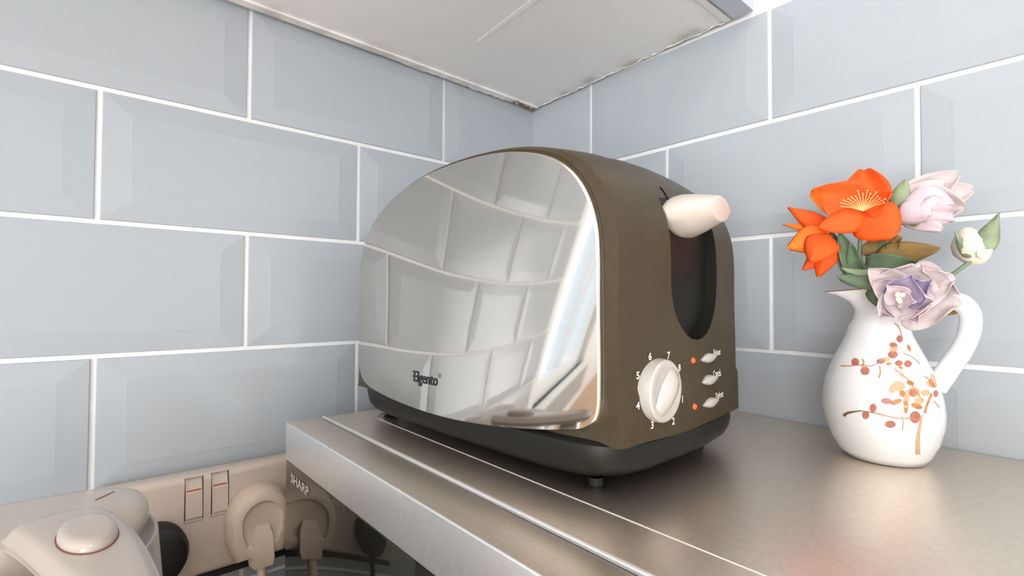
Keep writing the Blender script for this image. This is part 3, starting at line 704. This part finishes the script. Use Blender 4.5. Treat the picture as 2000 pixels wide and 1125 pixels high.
for (c,) in sws:
    b = BM(); z0, z1 = c.z - .0150, c.z + .0150
    secs = [(z1, SD + .004), (c.z + .006, SD + .0015), (c.z + .004, SD - .0002), (z0, SD - .0018)]
    loft(b, [[(c.x - .0056, y, z), (c.x + .0056, y, z), (c.x + .0056, SD + .008, z), (c.x - .0056, SD + .008, z)] for z, y in secs])
    sw = link('rocker_switch', b, M['socket'], skt, 30)
    b = BM(); box(b, c.x - .0048, c.x + .0048, SD + .0002, SD + .002, c.z + .0052, c.z + .0060); link('mark', b, mred, sw)
    b = BM(); loft(b, [[(c.x - .0064, SD - .0003, c.z - .0185), (c.x + .0064, SD - .0003, c.z - .0185), (c.x + .0052, SD - .0003, c.z - .0152), (c.x - .0052, SD - .0003, c.z - .0152)], [(c.x - .0064, SD + .006, c.z - .019), (c.x + .0064, SD + .006, c.z - .019), (c.x + .0056, SD + .006, c.z - .0152), (c.x - .0056, SD + .006, c.z - .0152)]]); link('switch_lip', b, M['socket'], skt)
b = BM(); box(b, SX0 + .004, SX1 - .002, -.019, -.0042, SZ0 - .0065, SZ0 - .0002, .001, 1)
link('shadow_bar', b, M['plug_black'], skt)['label'] = 'dark strip standing for the shadow under the faceplate'  # shadow below the plate, modelled as a black bar
def plug(name, cx, zc_, hw, top, bot, dep, m, label, cord=True):
    t = thing(name, (cx, SD - .001, zc_), label, 'plug')
    def outl(s, y, dz=0):
        pts = [(cx + hw * s * cos(a), zc_ + (top * s) * sin(a)) for a in [pi * k / 16 for k in range(17)]]
        pts += [(cx - hw * s * .97, zc_ - bot * .5 * s), (cx - hw * s * .72, zc_ - bot * s), (cx + hw * s * .72, zc_ - bot * s), (cx + hw * s * .97, zc_ - bot * .5 * s)]
        return [(x, y, z + dz) for x, z in pts]
    y0 = SD - .0004; b = BM()
    loft(b, [outl(1, y0), outl(1.0, y0 - dep * .35), outl(.96, y0 - dep * .55), outl(.88, y0 - dep * .72), outl(.74, y0 - dep * .80), outl(.62, y0 - dep * .80), outl(.56, y0 - dep * .70), outl(.45, y0 - dep * .68)])
    link('body', b, m, t, 30)
    b = BM(); loft(b, [[(cx + sx * .010, y0 - dep * .66 - (0 if z > zc_ - .01 else .0), z), (cx + sx * .010 * .999, y0 - dep * .98, z)] if False else [(cx - ww, y0 - dep * .5, z), (cx - ww * .8, y0 - dep * d2, z), (cx + ww * .8, y0 - dep * d2, z), (cx + ww, y0 - dep * .5, z)] for z, ww, d2, sx in ((zc_ - .004, .006, .70, 0), (zc_ - .012, .0085, .9, 0), (zc_ - bot * .9, .0095, 1.0, 0), (zc_ - bot - .004, .0085, .95, 0))])
    link('cord_grip', b, m, t, 40)
    b = BM(); tube(b, spline([(cx, y0 - dep * .7, zc_ - bot - .002), (cx, y0 - dep * .75, zc_ - bot - .03), (cx + .003, y0 - dep * .7, -.47), (cx + .006, -.03, -.5355)], 20), .0035, 10); link('cord', b, m, t, 60)
plug('mains_plug', -.3385, -.3375, .0245, .0255, .032, .024, M['cream'], 'chunky cream mains plug in the right half of the wall socket')
# black plug: round
t = thing('mains_plug', (-.4105, SD, -.347), 'round black mains plug in the left half of the wall socket, behind the kettle', 'plug')
b = BM(); c = Vector((-.4085, 0, -.3475)); loft(b, [[(c.x + r_ * cos(2 * pi * k / 40), y, c.z + r_ * 1.12 * sin(2 * pi * k / 40)) for k in range(40)] for r_, y in ((.0200, SD - .0004), (.0205, SD - .010), (.0195, SD - .012), (.0185, SD - .016), (.015, SD - .018), (.008, SD - .0185))]); link('body', b, M['plug_black'], t, 35)
b = BM(); tube(b, [(-.4085, SD - .012, -.366), (-.4085, SD - .014, -.39), (-.412, SD - .01, -.45), (-.42, -.025, -.5355)], .0035, 10); link('cord', b, M['plug_black'], t, 60)

# ------------------------------------------------------------------ kettle
kt = thing('kettle', (-.492, -.168, -.54), 'cream plastic jug kettle with smoky clear body and oval lid button at lower left', 'kettle')
KC = Vector((-.486, -.152, 0))
def circ(r, z, n=64, c=KC): return [Vector((c.x + r * cos(2 * pi * k / n), c.y + r * sin(2 * pi * k / n), z)) for k in range(n)]
b = BM(); loft(b, [circ(.060, -.516), circ(.079, -.514), circ(.0795, -.48), circ(.0760, -.40), circ(.0700, -.33), circ(.0655, -.279), circ(.0640, -.279), circ(.0685, -.33), circ(.0745, -.40), circ(.0775, -.48), circ(.0775, -.508), circ(.050, -.510)]); link('clear_body', b, M['clear'], kt, 40)['label'] = 'smoky translucent jug wall'
b = BM(); loft(b, [circ(.081, -.5398), circ(.083, -.535), circ(.081, -.520), circ(.070, -.5165)]); link('base', b, M['kettle'], kt, 40)
def lidr(s_, z, n=72):
    o_ = []
    for k in range(n):
        cx, cy = sup(2 * pi * k / n, 2.9); o_.append(Vector((-.4840 + cx * (.0615 - s_), -.1300 + cy * (.0355 - s_), z)))
    return o_
b = BM(); loft(b, [lidr(.006, -.290), lidr(.002, -.286), lidr(.0, -.279), lidr(.0006, -.2735), lidr(.003, -.2700), lidr(.008, -.2680), lidr(.016, -.2670), lidr(.03, -.2665)]); lid = link('lid', b, M['kettle'], kt, 60)
lt = bvh_of(lid); sp_ = [shoot(lt, x, y)[0] for x, y in ((187, 977), (205, 969), (222, 961), (234, 953), (240, 947))]
b = BM(); tube(b, spline([p for p in sp_ if p], 14), .0005, 6); link('lid_seam', b, mat('seam_brown', (.25, .14, .08), .7), lid)
HO = [(-.4601, -.1157), (-.4758, -.1216), (-.4814, -.1318), (-.4763, -.1411), (-.4678, -.1698), (-.4602, -.1972), (-.4536, -.2214), (-.4466, -.2504), (-.4425, -.268), (-.4345, -.272), (-.4275, -.266), (-.4275, -.2504), (-.428, -.2338), (-.4284, -.2121), (-.43, -.1859), (-.4335, -.1534), (-.4400, -.1257), (-.4475, -.1175)]
ho = []
P = [Vector((x, y, 0)) for x, y in HO]; nP = len(P); ZH = -.2625; KH = (ZH - CAM.z) / (-.272 - CAM.z); P = [Vector((CAM.x + (p.x - CAM.x) * KH, CAM.y + (p.y - CAM.y) * KH, 0)) for p in P]
for i in range(nP):
    a, c, d, e = P[i - 1], P[i], P[(i + 1) % nP], P[(i + 2) % nP]
    for t_ in (0, .25, .5, .75): ho.append(.5 * ((2 * c) + (d - a) * t_ + (2 * a - 5 * c + 4 * d - e) * t_ * t_ + (3 * c - a - 3 * d + e) * t_ ** 3))
nh = len(ho); hn = []
for _ in range(8): ho = [(ho[i - 1] + ho[i] * 2 + ho[(i + 1) % nh]) / 4 for i in range(nh)]
for i in range(nh):
    t_ = ho[(i + 1) % nh] - ho[i - 1]; v = Vector((t_.y, -t_.x, 0)).normalized()
    hn.append(v)
cen = sum(ho, Vector()) / nh
if sum((hn[i].dot(ho[i] - cen) for i in range(nh))) < 0: hn = [-v for v in hn]
def hring(off, z): return [ho[i] + hn[i] * off + Vector((0, 0, z)) for i in range(nh)]
b = BM(); loft(b, [hring(-.004, ZH - .0095), hring(.001, ZH - .0088), hring(.0008, ZH - .0070), hring(.0018, ZH - .0052), hring(.0006, ZH - .0045), hring(-.0015, ZH - .0015), hring(-.004, ZH - .0003), hring(-.008, ZH)])
hd = link('handle', b, M['kettle'], kt, 60)
b = BM(); c = Vector((-.4503, -.1930, 0)); A = Vector((1, -.35, 0)).normalized(); B_ = Vector((.0, 1, 0))
def er(s, z): return [c + A * (0.0106 * s * cos(2 * pi * k / 40)) + B_ * (.0195 * s * sin(2 * pi * k / 40)) + Vector((0, 0, z)) for k in range(40)]
loft(b, [er(1.03, ZH - .001), er(1.04, ZH + .0012), er(1.0, ZH + .0030), er(.88, ZH + .0044), er(.70, ZH + .0048), er(.3, ZH + .0048)]); link('lid_button', b, M['kettle'], kt, 60)
b = BM(); loft(b, [er(1.09, ZH - .0004), er(1.09, ZH + .0003), er(1.0, ZH + .0003)]); link('button_gap', b, mat('gap_brown', (.22, .10, .06), .7), kt)
boxo('grip_post', -.462, -.432, -.275, -.252, -.50, -.270, M['kettle'], kt, .008, 3)
boxo('grip_foot', -.462, -.432, -.275, -.220, -.515, -.497, M['kettle'], kt, .006, 3)
